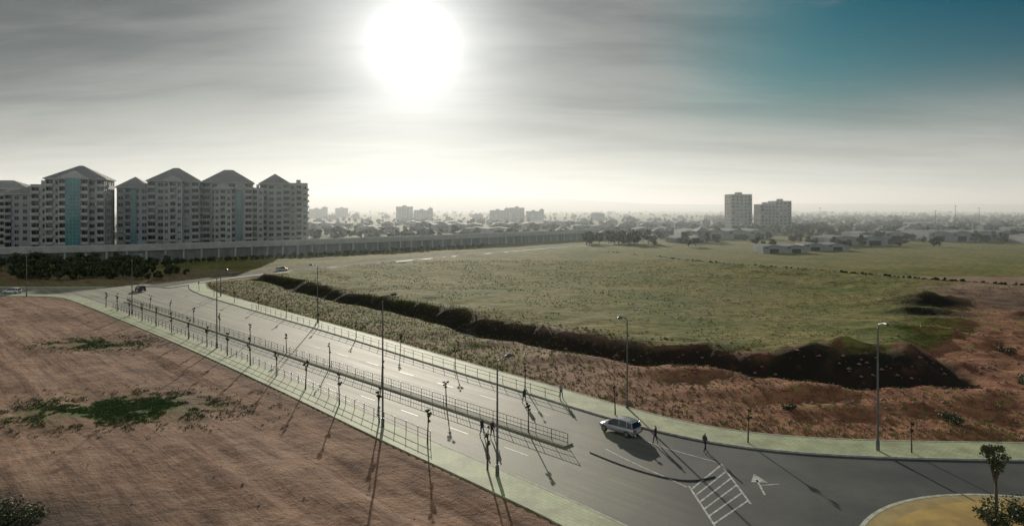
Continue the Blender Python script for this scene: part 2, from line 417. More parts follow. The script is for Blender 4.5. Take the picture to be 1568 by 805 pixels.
def cards(name,q,m,parent=None,k=4):
    n=len(q)//k; me=bpy.data.meshes.new(name); me.vertices.add(len(q)); me.vertices.foreach_set('co',q.ravel())
    me.loops.add(n*k); me.loops.foreach_set('vertex_index',np.arange(n*k,dtype=np.int32))
    me.polygons.add(n); me.polygons.foreach_set('loop_start',np.arange(0,n*k,k,dtype=np.int32)); me.update(calc_edges=True)
    me.materials.append(m); o=bpy.data.objects.new(name,me); COL.objects.link(o)
    if parent: o.parent=parent
    return o
def tree(name,x,y,h,cr,trunk_h,nclump=14,n=60,size=.12,m=None,z=None):
    z=gz(x,y) if z is None else z
    e=empty(name,(x,y,z)); bb=B()
    bx=random.uniform(-.15,.15)*h*.2
    bb.tube([(0,0,0),(bx*.3,0,trunk_h*.5),(bx,0,trunk_h),(bx*1.1,.02,h*.8)],[h*.025,h*.02,h*.016,h*.006],7)
    C=[];R=[]
    for k in range(nclump):
        t=random.random()*2*math.pi; zz=random.uniform(trunk_h*.9,h-cr*.25); rr=cr*random.uniform(.2,.85)*math.sqrt(max(.1,1-((zz-(trunk_h+h)/2)/(h-trunk_h+.01)*1.5)**2))
        c=(bx+rr*math.cos(t),rr*math.sin(t),zz); C.append(c); R.append(cr*random.uniform(.25,.45))
        bb.tube([(bx*.8,0,trunk_h*random.uniform(.7,1)),((bx+c[0])*.5,c[1]*.5,(trunk_h+c[2])*.5+.05),c],[h*.01,h*.007,h*.003],5)
    bb.make('trunk_and_limbs',m_bark,parent=e)
    cards('crown',leaves(C,R,n,size),m or m_leaf,parent=e)
tree('ornamental_tree',33.4,46.0,5.7,1.1,2.9,13,80,.10,m_leaf,z=.3)
def shrub(x,y,r,h,name='shrub',m=None,n=90,size=.1,z=None):
    z=gz(x,y) if z is None else z
    e=empty(name,(x,y,z)); C=[];R=[];bb=B()
    for k in range(9):
        t=random.random()*6.28; rr=r*random.random()**.5*.8; c=(rr*math.cos(t),rr*math.sin(t),h*random.uniform(.25,.85)); C.append(c);R.append(r*random.uniform(.3,.5))
        bb.tube([(0,0,-.05),(c[0]*.5,c[1]*.5,c[2]*.6),c],[.03,.02,.01],4)
    bb.make('stems',m_bark,parent=e); cards('foliage',leaves(C,R,n,size),m or m_leaf,parent=e)
shrub(33.6,45.4,1.7,2.3,z=.25,n=120); shrub(32.2,45.0,1.2,1.5,z=.25); shrub(35.4,46.0,1.1,1.5,z=.25)
for x,y,r,h in ((-37,47.5,2.0,.7),(-40,49,1.6,.6),(-34,46.5,1.6,.5),(44.5,67.5,1.1,1.2),(64,83,1.6,1.4),(30,72,.8,.7),(74,100,1.5,1.2),(90,105,1.6,1.3)): shrub(x,y,r,h)
pts=[p_ for p_ in resample(offset(N0,2.5),8.4) if -95<p_[0]<-2]
for x,y in pts: tree('young_tree',x,y,random.uniform(3.3,4.1),.42,2.3,6,40,.085,z=.14)
for x,y in [p_ for p_ in resample(offset(MED,0),12.5,4)]: tree('young_tree',x,y,random.uniform(3.0,3.6),.36,2.2,5,36,.08,z=.14)
for x,y in [p_ for p_ in resample(offset(F0,1.2),14,20) if p_[0]<60]: tree('young_tree',x,y,random.uniform(2.6,3.4),.36,2.,5,36,.08,z=.14)

def tufts(name,n,sampler,h0,h1,m):
    P=sampler(n); z,_sr,_sb,_=terrain(P[:,0][None],P[:,1][None]); z=z[0]; ok=(np.maximum(_sr,_sb)[0]<-.3); P=P[ok]; z=z[ok]; n=len(P)
    k=5; P=np.repeat(P,k,0); z=np.repeat(z,k); t=rng.random(n*k)*6.28; r=rng.random(n*k)*.18
    bx=P[:,0]+r*np.cos(t); by=P[:,1]+r*np.sin(t); h=h0+(h1-h0)*rng.random(n*k); a=rng.random(n*k)*6.28; w=.03+.03*rng.random(n*k)
    ln=h*.45
    q=np.stack([np.stack([bx-w*np.sin(a),by+w*np.cos(a),z-.03],1),np.stack([bx+w*np.sin(a),by-w*np.cos(a),z-.03],1),np.stack([bx+ln*np.cos(t),by+ln*np.sin(t),z+h],1)],1).reshape(-1,3)
    cards(name,q,m,k=3)
def s_verge(n):
    L=np.array(resample(offset(F0,5),.3)); L=L[(L[:,0]<60)]; i=rng.integers(0,len(L),n); d=rng.random(n)**1.5*24
    return L[i]+np.stack([d*.72,d*.69],1)
def s_field(n):
    P=np.stack([rng.uniform(-70,130,n),rng.uniform(95,260,n)],1); f=sdist(P[:,0],P[:,1],FIELD); keep=(f>0)&(fbm(P[:,0]*.15,P[:,1]*.15,3)>.46); return P[keep]
def s_patch(n):
    P=np.concatenate([rng.normal(size=(n,2))*np.array([6.5,3.6])+np.array([-43,73]),rng.normal(size=(n//3,2))*np.array([5,3])+np.array([-67,108])])
    return P[fbm(P[:,0]*.5,P[:,1]*.5,3)>.45]
tufts('verge_grass',9000,s_verge,.10,.34,m_dry); tufts('field_grass',16000,s_field,.10,.32,m_dry)
m_green=leafmat('green_weeds',(.06,.11,.03),(.09,.135,.04),(.05,.08,.02)); tufts('weed_patch',6000,s_patch,.08,.24,m_green)
def stones(name,n,x0,x1,y0,y1,s0,s1,m,cond):
    P=np.stack([rng.uniform(x0,x1,n),rng.uniform(y0,y1,n)],1); z,r1,r2,f=terrain(P[:,0][None],P[:,1][None]); ok=(r1[0]<-.5)&cond(P,f[0]); P=P[ok]; z=z[0][ok]
    ico=np.array([(0,0,1),(.9,0,.2),(.3,.85,.1),(-.75,.5,.2),(-.7,-.55,.1),(.3,-.9,.2),(0,0,-.5)]); F=[(0,1,2),(0,2,3),(0,3,4),(0,4,5),(0,5,1),(6,2,1),(6,3,2),(6,4,3),(6,5,4),(6,1,5)]
    v=[];f=[]
    for (x,y),zz in zip(P,z):
        s=s0+(s1-s0)*random.random()**3; a=random.random()*6.28; j=ico*(1+.35*(rng.random((7,3))-.5))*s; ca,sa=math.cos(a),math.sin(a); o=len(v)
        for q in j: v.append((x+q[0]*ca-q[1]*sa,y+q[0]*sa+q[1]*ca,zz+q[2]*.7))
        f+=[tuple(o+t for t in g) for g in F]
    mo(name,v,f,m)
m_stone=mat('stones_mat',(.3,.24,.19),(.17,.13,.1),2,.9)
stones('rubble',1500,-80,3,42,150,.03,.13,m_stone,lambda P,f:(P.sum(1)<60))
stones('rubble',3600,5,110,60,130,.06,.45,mat('red_clods',(.24,.125,.08),(.12,.07,.05),2,.95),lambda P,f:f<6)

# ------------------------------------------------------------------ car
m_tyre=mat('tyre_rubber',(.02,.02,.02),None,3,.8); m_glass=mat('car_glass',(.015,.02,.022),None,1,.06,0,0,.8); m_rim=mat('rim_alloy',(.4,.4,.4),None,3,.3,0,.8)
m_tail=mat('tail_lamp',(.3,.02,.02),None,3,.3); m_head=mat('head_lamp',(.7,.7,.7),None,3,.15)
def car(x,y,ang,paint,name='parked_car',z=0):
    e=empty(name,(x,y,z),ang)
    st=[(-2.16,.70,.42,.84),(-2.08,.80,.30,.95),(-1.75,.86,.24,.99),(-1.3,.88,.22,.98),(-.4,.89,.20,.95),(.5,.885,.20,.93),(1.1,.87,.22,.92),(1.6,.85,.26,.84),(1.98,.78,.30,.72),(2.14,.62,.38,.58)]
    bb=B(); K=8
    for X_,w,zb,zt in st: bb.v+=[(X_,-w*.9,zb),(X_,-w,zb+.18),(X_,-w,zt-.16),(X_,-w*.93,zt),(X_,w*.93,zt),(X_,w,zt-.16),(X_,w,zb+.18),(X_,w*.9,zb)]
    for k in range(len(st)-1):
        for j in range(K): a=k*K+j; c=k*K+(j+1)%K; bb.f.append((a,a+K,c+K,c)); bb.i.append(0)
    bb.f.append(tuple(range(K))); bb.i.append(0); bb.f.append(tuple((len(st)-1)*K+j for j in range(K))[::-1]); bb.i.append(0)
    o=bb.make('body',paint,parent=e,smooth=True); bv=o.modifiers.new('b','SUBSURF'); bv.levels=1; bv.render_levels=1
    gh=[(-2.0,.78,.93,.72,.97),(-1.72,.80,.93,.62,1.36),(-1.2,.81,.93,.62,1.46),(-.3,.82,.93,.63,1.49),(.35,.82,.92,.62,1.44),(1.22,.80,.90,.72,.93)]
    bb=B()
    for X_,w,z0,wt,zt in gh: bb.v+=[(X_,-w,z0),(X_,-wt,zt),(X_,wt,zt),(X_,w,z0)]
    for k in range(len(gh)-1):
        i=4*k; top=0 if 1<=k<=3 else 1
        for q,mi in (((0,4,5,1),1),((1,5,6,2),top),((2,6,7,3),1)): bb.f.append(tuple(i+t for t in q)); bb.i.append(mi)
    bb.make('cabin',[paint,m_glass],parent=e)
    bb=B()
    for s in (-1,1):
        for X0,X1,w0,w1,z1 in ((-1.78,-1.95,.64,.80,1.35),(-.35,-.4,.645,.84,1.48),(.36,1.2,.64,.83,1.43),(-1.2,-1.3,.64,.83,1.45)):
            bb.tube([(X1,s*w0*1.22,.93),(X0,s*w0*.995,z1)],.032,5)
        bb.tube([(-1.72,s*.63,1.365),(-1.2,s*.63,1.465),(-.3,s*.64,1.495),(.35,s*.63,1.445)],.03,5)
        bb.box(.72,.88,min(s*.9,s*1.04),max(s*.9,s*1.04),.93,1.05)
    bb.make('pillars_and_mirrors',paint,parent=e)
    for n_,wx,s in (('wheel_front_left',1.32,1),('wheel_front_right',1.32,-1),('wheel_rear_left',-1.32,1),('wheel_rear_right',-1.32,-1)):
        bb=B(); bb.tube([(wx,s*.68,.32),(wx,s*.72,.32),(wx,s*.88,.32),(wx,s*.905,.32)],[.28,.32,.32,.29],18); bb.tube([(wx,s*.9,.32),(wx,s*.915,.32)],[.2,.19],12,1); bb.make(n_,[m_tyre,m_rim],parent=e)
    bb=B()
    for s in (-1,1):
        bb.box(-2.17,-2.05,min(s*.5,s*.76),max(s*.5,s*.76),.68,.86,0); bb.box(1.96,2.1,min(s*.42,s*.68),max(s*.42,s*.68),.56,.68,1)
    bb.box(-2.2,-2.1,-.26,.26,.6,.72,1); bb.box(2.08,2.17,-.4,.4,.36,.46,2)
    bb.make('lights_and_plate',[m_tail,m_head,m_tyre],parent=e)
p_silver=mat('paint_silver',(.42,.43,.44),(.38,.39,.4),1,.25,0,.5); p_white=mat('paint_white',(.7,.7,.68),(.6,.6,.6),1,.3); p_dark=mat('paint_dark',(.04,.045,.055),None,1,.25); p_red=mat('paint_red',(.22,.03,.03),None,1,.3)
car(10.6,65.4,math.radians(135),p_silver,'car')
for x,y,a,pn in ((-128,171,180,p_white),(-142,179,0,p_dark),(-98,176,135,p_dark),(-165,171,180,p_silver),(-80,232,55,p_white),(-180,179,0,p_red)): car(x,y,math.radians(a),pn,'car',.01 if y<200 else .03)

# ------------------------------------------------------------------ people
def person(x,y,ang,shirt,trous,z=0,stride=.28,h=1.74):
    k=h/1.74
    V_=[(0,0,.95),(0,0,1.15),(0,0,1.38),(0,0,1.50),(.02,0,1.60),(.02,0,1.70),
        (0,.10,.90),(stride*.55,.10,.50),(stride*.6,.10,.09),(stride*.6+.17,.10,.04),
        (0,-.10,.90),(-stride*.1,-.10,.49),(-stride*.75,-.10,.11),(-stride*.75+.15,-.10,.04),
        (0,.19,1.42),(-.08,.25,1.14),(.06,.26,.90),(.10,.25,.80),
        (0,-.19,1.42),(.05,-.25,1.14),(.2,-.25,.95),(.26,-.24,.87)]
    E=[(0,1),(1,2),(2,3),(3,4),(4,5),(0,6),(6,7),(7,8),(8,9),(0,10),(10,11),(11,12),(12,13),(2,14),(14,15),(15,16),(16,17),(2,18),(18,19),(19,20),(20,21)]
    R=[(.14,.16),(.12,.15),(.13,.17),(.055,.055),(.095,.08),(.09,.08),(.09,.09),(.065,.065),(.045,.045),(.04,.045),(.09,.09),(.065,.065),(.045,.045),(.04,.045),(.06,.06),(.045,.045),(.035,.035),(.025,.035),(.06,.06),(.045,.045),(.035,.035),(.025,.035)]
    me=bpy.data.meshes.new('person'); me.from_pydata([(a*k,b_*k,c*k) for a,b_,c in V_],E,[])
    o=bpy.data.objects.new('person',me); COL.objects.link(o); o.location=(x,y,z); o.rotation_euler[2]=ang
    s=o.modifiers.new('s','SKIN'); 
    for i,r in enumerate(R): me.skin_vertices[0].data[i].radius=(r[0]*k,r[1]*k)
    me.skin_vertices[0].data[0].use_root=True
    u=o.modifiers.new('u','SUBSURF'); u.levels=1; u.render_levels=1
    m,nt,b=newmat('clothed_figure'); tcn=nt.nodes.new('ShaderNodeTexCoord'); sp=nt.nodes.new('ShaderNodeSeparateXYZ'); nt.links.new(tcn.outputs['Object'],sp.inputs[0])
    zz=M(nt,'DIVIDE',sp.outputs[2],1.8*k)
    cr=nt.nodes.new('ShaderNodeValToRGB'); cr.color_ramp.interpolation='CONSTANT'; nt.links.new(zz,cr.inputs[0])
    el=cr.color_ramp.elements; el[0].position=0; el[0].color=(.02,.02,.02,1); el[1].position=.045; el[1].color=(*trous,1)
    for pos,c in ((.54,shirt),(.825,(.35,.22,.15)),(.93,(.03,.02,.015))): q=el.new(pos); q.color=(*c,1)
    nt.links.new(cr.outputs[0],b.inputs['Base Color']); b.inputs['Roughness'].default_value=.85; me.materials.append(m)
person(-2.9,64.4,math.radians(-40),(.03,.035,.05),(.03,.03,.04)); person(-1.9,63.9,math.radians(-50),(.06,.03,.03),(.03,.035,.05),h=1.68)
person(1.4,75.2,math.radians(130),(.04,.04,.05),(.02,.02,.03)); person(13.4,62.3,math.radians(150),(.02,.02,.03),(.04,.04,.05)); person(17.4,60.2,math.radians(20),(.05,.05,.06),(.02,.02,.03)); person(5.6,76.6,math.radians(-45),(.25,.24,.22),(.03,.03,.04),z=.14)

# ------------------------------------------------------------------ buildings
def wallmat(n,c): 
    return mat(n,c,tuple(q*.8 for q in c),.25,.85,.1,vecscale=(1,1,.4))
m_w=[wallmat('render_stone',(.46,.47,.44)),wallmat('render_grey',(.37,.39,.38)),wallmat('render_buff',(.43,.44,.40))]
m_win=mat('window_glass',(.02,.035,.04),(.012,.02,.024),.3,.08,0,0,.4)
m_teal=mat('curtain_glass_teal',(.04,.24,.24),(.02,.14,.14),.2,.12,0,0,.6)
m_frame=mat('window_frames',(.4,.41,.4),(.32,.33,.33),1,.6)
m_roof=mat('roof_tiles',(.20,.20,.19),(.14,.14,.135),.8,.85,.3); m_flatroof=mat('flat_roof',(.2,.2,.19),(.13,.13,.13),.3,.95,0,0,.1)
m_shutter=mat('shutter',(.40,.40,.37),(.32,.32,.30),1,.7)
def facade(bb,o,u,W,n_st,hs,bays,ww=.5,wh=.5,rec=.22,z0=0,balc=(),rnd=.2):
    o=Vector(o); u=Vector(u); nrm=Vector((u.y,-u.x,0)); bw=W/bays
    def P(a,z,d=0): q=o+u*a-nrm*d; return (q.x,q.y,z)
    for s in range(n_st):
        for k in range(bays):
            a0=k*bw;a1=a0+bw;zb=z0+s*hs;zt=zb+hs; isb=k in balc
            w_=.78 if isb else ww; hw=.8 if isb else wh; r=1.4 if isb else rec
            i0=a0+bw*(1-w_)/2;i1=a1-bw*(1-w_)/2; j0=zb+(hs*.1 if isb else hs*.28); j1=min(zt-.25,j0+hs*hw)
            bb.face([P(a0,zb),P(a1,zb),P(a1,j0),P(a0,j0)]); bb.face([P(a0,j1),P(a1,j1),P(a1,zt),P(a0,zt)])
            bb.face([P(a0,j0),P(i0,j0),P(i0,j1),P(a0,j1)]); bb.face([P(i1,j0),P(a1,j0),P(a1,j1),P(i1,j1)])
            bb.face([P(i0,j0),P(i0,j0,r),P(i0,j1,r),P(i0,j1)]); bb.face([P(i1,j0),P(i1,j1),P(i1,j1,r),P(i1,j0,r)])
            bb.face([P(i0,j0),P(i1,j0),P(i1,j0,r),P(i0,j0,r)]); bb.face([P(i0,j1),P(i0,j1,r),P(i1,j1,r),P(i1,j1)])
            sh=random.random()<rnd; jm=j1-(j1-j0)*random.uniform(.3,.9) if sh else j1
            if sh: bb.face([P(i0,jm,r-.05),P(i1,jm,r-.05),P(i1,j1,r-.05),P(i0,j1,r-.05)],3)
            bb.face([P(i0,j0,r),P(i1,j0,r),P(i1,j1,r),P(i0,j1,r)],1)
            mid=(i0+i1)/2; bb.face([P(mid-.05,j0,r-.03),P(mid+.05,j0,r-.03),P(mid+.05,j1,r-.03),P(mid-.05,j1,r-.03)],2)
            if isb:
                for (d0,d1,za,zc,e0,e1) in ((-.95,-.002,zb+.12,zb+.28,i0-.2,i1+.2),(-.95,-.85,zb+.28,zb+1.2,i0-.2,i1+.2),(-.85,-.002,zb+.28,zb+1.2,i0-.2,i0-.1),(-.85,-.002,zb+.28,zb+1.2,i1+.1,i1+.2)):
                    c=[P(e0,za,d0),P(e1,za,d0),P(e1,za,d1),P(e0,za,d1),P(e0,zc,d0),P(e1,zc,d0),P(e1,zc,d1),P(e0,zc,d1)]; n=len(bb.v); bb.v+=c
                    for q in ((0,3,2,1),(4,5,6,7),(0,1,5,4),(1,2,6,5),(2,3,7,6),(3,0,4,7)): bb.f.append(tuple(n+t for t in q)); bb.i.append(0)
def volume(bb,rf,cx,cy,W,D,n_st,hs,bays,sb,balc=(),roof=5,z0=0,ww=.5,rnd=.2,gable=False):
    x0,x1,y0,y1=cx-W/2,cx+W/2,cy-D/2,cy+D/2; H=z0+n_st*hs
    facade(bb,(x0,y0,0),(1,0,0),W,n_st,hs,bays,ww,.5,z0=z0,balc=balc,rnd=rnd)
    facade(bb,(x1,y0,0),(0,1,0),D,n_st,hs,sb,ww*.8,.5,z0=z0,balc=(1,) if sb>3 and balc else (),rnd=rnd)
    facade(bb,(x1,y1,0),(-1,0,0),W,n_st,hs,bays,ww,.5,z0=z0,rnd=rnd); facade(bb,(x0,y1,0),(0,-1,0),D,n_st,hs,sb,ww*.8,.5,z0=z0,rnd=rnd)
    if z0>0: bb.box(x0,x1,y0,y1,-1,z0,0)
    if roof>0:
        ov=.7; rf.box(x0-ov,x1+ov,y0-ov,y1+ov,H+.002,H+.45,1)
        if gable:
            a=(x0-ov,y0-ov,H+.45);b_=(x1+ov,y0-ov,H+.45);c=(x1+ov,y1+ov,H+.45);d=(x0-ov,y1+ov,H+.45);r0=(cx,y0-ov,H+.45+roof);r1=(cx,y1+ov,H+.45+roof)
            rf.face([a,b_,r0],1); rf.face([c,d,r1],1); rf.face([b_,c,r1,r0],0); rf.face([d,a,r0,r1],0)
        else:
            rd=max(0,(W-D)/2*.8); sh=0 if W>=D else (D-W)/2*.8
            a=(x0-ov,y0-ov,H+.45);b_=(x1+ov,y0-ov,H+.45);c=(x1+ov,y1+ov,H+.45);d=(x0-ov,y1+ov,H+.45);r0=(cx-rd,cy-sh,H+.45+roof);r1=(cx+rd+.01,cy+sh,H+.45+roof)
            if W>=D: rf.face([a,b_,r1,r0],0); rf.face([b_,c,r1],0); rf.face([c,d,r0,r1],0); rf.face([d,a,r0],0)
            else: rf.face([a,b_,r0],0); rf.face([b_,c,r1,r0],0); rf.face([c,d,r1],0); rf.face([d,a,r0,r1],0)
    else:
        rf.box(x0,x1,y0,y1,H-.02,H+.15,1)
        for (q0,q1,w0,w1) in ((x0,x1,y0,y0+.25),(x0,x1,y1-.25,y1),(x0,x0+.25,y0+.25,y1-.25),(x1-.25,x1,y0+.25,y1-.25)): rf.box(q0,q1,w0,w1,H+.15,H+1.0,1)
        rf.box(cx-W*.12,cx+W*.12,cy-D*.2,cy+D*.15,H+.15,H+2.8,1)
def apartment(x,y,rot,vols,wall,teal=None,name='apartment_building',hs=3.1):
    e=empty(name,(x,y,0),math.radians(rot)); bb=B(); rf=B()
    for v_ in vols: volume(bb,rf,*v_[:4],v_[4],hs,*v_[5:7],**v_[7])
    bb.make('walls_and_windows',[wall,m_win,m_frame,m_shutter],parent=e); rf.make('roof',[m_roof,wall],parent=e)
    if teal:
        tx,ty,tw,th=teal; g=B(); g.box(tx-tw/2,tx+tw/2,ty-.9,ty+.4,3,th,0)
        n=int(th/1.55)
        for k in range(2,n): g.box(tx-tw/2-.03,tx+tw/2+.03,ty-.96,ty-.9,k*1.55-.05,k*1.55+.05,1)
        for k in range(5): xx=tx-tw/2+tw*k/4; g.box(xx-.06,xx+.06,ty-1.0,ty-.96,3,th,1)
        g.make('glazed_stair_tower',[m_teal,m_frame],parent=e)
    g=B(); v_=vols[0]; g.box(v_[0]-1.6,v_[0]+1.6,v_[1]-v_[3]/2-1.6,v_[1]-v_[3]/2-.01,2.7,2.95,1); g.box(v_[0]-1,v_[0]+1,v_[1]-v_[3]/2-.12,v_[1]-v_[3]/2-.02,0,2.5,0); g.make('door_and_canopy',[m_win,wall],parent=e)
apartment(-191,296,20,[(0,0,22,20,11,7,5,dict(balc=(0,3,6),roof=6.,ww=.6)),(0,-11.2,11,3,11,4,1,dict(balc=(0,3),roof=3,gable=True,ww=.6)),(-14,2,7,15,10,2,4,dict(balc=(0,),roof=0)),],m_w[0],(0,-12.8,5.5,34.5))
apartment(-166.5,320,20,[(5,0,22,19,11,6,5,dict(balc=(0,2,5),roof=6.5,ww=.58)),(-12,-1,12.8,17,10,4,5,dict(balc=(1,),roof=5,ww=.58)),(5,-11,8,3.4,11,3,1,dict(balc=(1,),roof=2.5,gable=True))],m_w[1],(-11.5,-9.6,2.4,30))
apartment(-143.5,338,20,[(0,0,23,18,11,6,5,dict(balc=(0,3,5),roof=6.5,ww=.58)),(13.8,2,5.6,14,10,2,4,dict(balc=(0,),roof=0)),(-2,-10,8,2.6,10,3,1,dict(balc=(1,),roof=2.5,gable=True))],m_w[0],(5.5,-9,2.4,31))
apartment(-125,358,20,[(-2,0,15,16,11,4,5,dict(balc=(0,3),roof=5.5,ww=.58)),(10,1,9,14,11,3,4,dict(balc=(1,),roof=0))],m_w[2])
apartment(-222,312,14,[(0,0,20,16,9,6,5,dict(balc=(0,3,5),roof=4)),(13,0,5.8,13,9,2,4,dict(roof=0))],m_w[1])
apartment(-250,330,14,[(0,0,24,16,10,6,5,dict(balc=(0,3,5),roof=4))],m_w[2])
apartment(-236,276,14,[(0,0,14,14,5,4,4,dict(balc=(0,3),roof=0))],m_w[0])
m_tw=wallmat('render_tower',(.26,.27,.26))
apartment(206,608,4,[(0,0,19,16,11,5,4,dict(balc=(0,4),roof=0))],m_tw,name='tower_block',hs=3.0)
apartment(237,606,4,[(-8,0,13,15,8,4,4,dict(balc=(0,),roof=0)),(7,2,15,15,9,4,4,dict(balc=(3,),roof=0))],m_tw,name='tower_block',hs=3.0)

def variant(vols,wall,hs=3.):
    bb=B(); rf=B()
    for v_ in vols: volume(bb,rf,*v_[:4],v_[4],hs,*v_[5:7],**v_[7])
    n=len(bb.v); v=bb.v+rf.v; f=bb.f+[tuple(n+k for k in q) for q in rf.f]; i=bb.i+[k+4 for k in rf.i]
    me=bpy.data.meshes.new('town_building'); me.from_pydata(v,[],f)
    for q in (wall,m_win,m_frame,m_shutter,m_roof,m_flatroof): me.materials.append(q)
    me.polygons.foreach_set('material_index',i); me.update(); return me
wd=wallmat('render_weathered',(.19,.195,.185))
VAR=[('apartment_building',variant([(0,0,22,14,6,6,4,dict(roof=0))],wd)),('apartment_building',variant([(0,0,24,14,5,6,4,dict(roof=0)),(14,1,7,12,6,2,3,dict(roof=0))],wd)),
     ('apartment_building',variant([(0,0,26,13,4,7,3,dict(roof=3)),(8,-8,9,4,4,3,1,dict(roof=0))],wd)),
     ('house',variant([(0,0,11,9,2,3,3,dict(roof=2.6))],wd)),('house',variant([(0,0,13,9,2,4,3,dict(roof=2.8)),(5,-6,5,4,1,2,1,dict(roof=0))],wd)),
     ('house',variant([(0,0,12,10,3,3,3,dict(roof=0))],wd))]
m_whw=mat('pale_cladding',(.26,.27,.27),(.18,.19,.19),.2,.6); m_metal=mat('metal_roof',(.18,.195,.195),(.12,.13,.13),.15,.85,0,0,.15)
def warehouse_mesh(W,D,H,roof):
    bb=B(); x0,x1,y0,y1=-W/2,W/2,-D/2,D/2
    bb.box(x0,x1,y0,y1,-1,H,0); n=max(2,int(W/14)); bw=W/n
    for k in range(n):
        a=x0+k*bw; bb.face([(a,y0-.4,H+.002),(a+bw/2,y0-.4,H+roof),(a+bw/2,y1+.4,H+roof),(a,y1+.4,H+.002)],1); bb.face([(a+bw,y0-.4,H+.002),(a+bw/2,y0-.4,H+roof),(a+bw/2,y1+.4,H+roof),(a+bw,y1+.4,H+.002)],1)
        bb.face([(a,y0,H),(a+bw,y0,H),(a+bw/2,y0,H+roof-.03)],0)
        bb.box(a+bw*.3,a+bw*.7,y0-.08,y0-.01,0,H*.62,2); bb.box(a+bw*.1,a+bw*.25,y0-.06,y0-.01,H*.7,H*.85,2)
    me=bpy.data.meshes.new('warehouse'); me.from_pydata(bb.v,[],bb.f); 
    for q in (m_whw,m_metal,m_win): me.materials.append(q)
    me.polygons.foreach_set('material_index',bb.i); me.update(); return me
WH=[warehouse_mesh(22,14,3.2,.8),warehouse_mesh(60,30,5.5,1.4),warehouse_mesh(36,20,4.6,1.2)]
def inst(name,me,x,y,a,sc=1):
    o=bpy.data.objects.new(name,me); COL.objects.link(o); o.location=(x,y,0); o.rotation_euler[2]=a; o.scale=(sc,sc,sc); return o
placed=[]
for x,y,k,a in ((132,330,0,.05),(160,345,0,-.1),(200,395,2,.1),(-60,660,1,.0),(10,690,1,.05),(75,640,2,.0),(-120,600,2,.1),(-20,560,2,-.05),(60,520,0,.1),(330,410,2,0),(300,450,1,.05),(110,420,0,.2),(-5,480,0,-.3),(150,480,1,0),(250,460,2,.1),(400,520,1,.1),(120,560,2,0),(-90,760,1,.1),(60,800,1,0),(180,760,1,.1),(-200,700,1,0),(300,760,1,0),(440,700,1,.1)): inst('warehouse',WH[k],x,y,a); placed.append((x,y,22))
def near(x,y,r): return any((x-a)**2+(y-b_)**2<(r+c)**2 for a,b_,c in placed)
for x,y,v_,a,s in ((-190,1180,0,.05,1.25),(-160,1182,1,.05,1.1),(-24,1120,1,.0,1.1),(8,1124,0,0,1.15),(36,1126,1,.0,1.),(-410,1400,1,0,1.2),(-370,1450,0,0,1.1)):
    inst('apartment_building',VAR[v_][1],x,y,a,s); placed.append((x,y,18))
tries=0;cnt=0
while cnt<230 and tries<6000:
    tries+=1; yy=440*math.exp(random.random()*2.0); xx=yy*random.uniform(-.42,.80)
    if near(xx,yy,11) or (150<xx<300 and 520<yy<625): continue
    if xx<yy*-.33 and yy<620: continue
    v_=random.choices(range(6),[.0,.0,.08,3,3,2])[0] 
    inst(VAR[v_][0],VAR[v_][1],xx,yy,random.choice((0,.1,-.15,1.57,.5))+random.uniform(-.05,.05),random.uniform(.75,1.0)); placed.append((xx,yy,10)); cnt+=1

def tree_mass(name,pts,h0,h1,n,size,m):
    C=[];R=[];bb=B()
    for x,y in pts:
        h=random.uniform(h0,h1); z=0
        bb.tube([(x,y,-.3),(x,y,h*.65)],[h*.03,h*.015],5)
        for k in range(6):
            t=random.random()*6.28; r=h*random.uniform(.05,.32); C.append((x+r*math.cos(t),y+r*math.sin(t),z+h*random.uniform(.3,.85))); R.append(h*random.uniform(.14,.26))
    e=empty(name); bb.make('trunks',m_bark,parent=e); cards('crowns',leaves(C,R,n,size),m,parent=e)
def scatter(n,f): return [f() for _ in range(n)]
def along(pl,step,jit,off=0): return [(x+random.uniform(-jit,jit),y+random.uniform(-jit,jit)) for x,y in resample(offset(pl,off),step)]
tree_mass('hedge',along([(-130,262),(-95,290),(-55,326),(-15,368)],1.6,.8),1.6,2.7,50,.25,m_leaf)
tree_mass('tree_row',scatter(160,lambda:(random.uniform(-225,-126),random.uniform(200,258))),3.2,5.4,50,.42,m_leaf)
tree_mass('tree_row',scatter(50,lambda:(random.uniform(-150,-106),random.uniform(200,225))),2.2,3.8,60,.35,m_leaf)
tree_mass('tree_row',scatter(26,lambda:(random.uniform(44,84),random.uniform(385,415))),6,9,60,.6,m_leaf)
tree_mass('tree_row',scatter(50,lambda:(random.uniform(95,240),random.uniform(355,440))),3.5,7,60,.5,m_leaf)
tree_mass('tree_row',scatter(80,lambda:(random.uniform(210,430),random.uniform(405,520))),4,8,50,.6,m_leaf)
tree_mass('hedge',along([(45,322),(84,252),(134,194),(175,150)],1.1,.5,-3),.8,1.5,40,.2,m_leaf)
def fr():
    y=440*math.exp(random.random()*2.2); return (y*random.uniform(-.6,.85),y)
tree_mass('distant_trees',scatter(1500,fr),4,8,14,1.3,m_leaf)
tree_mass('distant_trees',scatter(900,lambda:(lambda y:(y*random.uniform(.3,.85),y))(random.uniform(500,1500))),4,8,16,1.1,m_leaf)

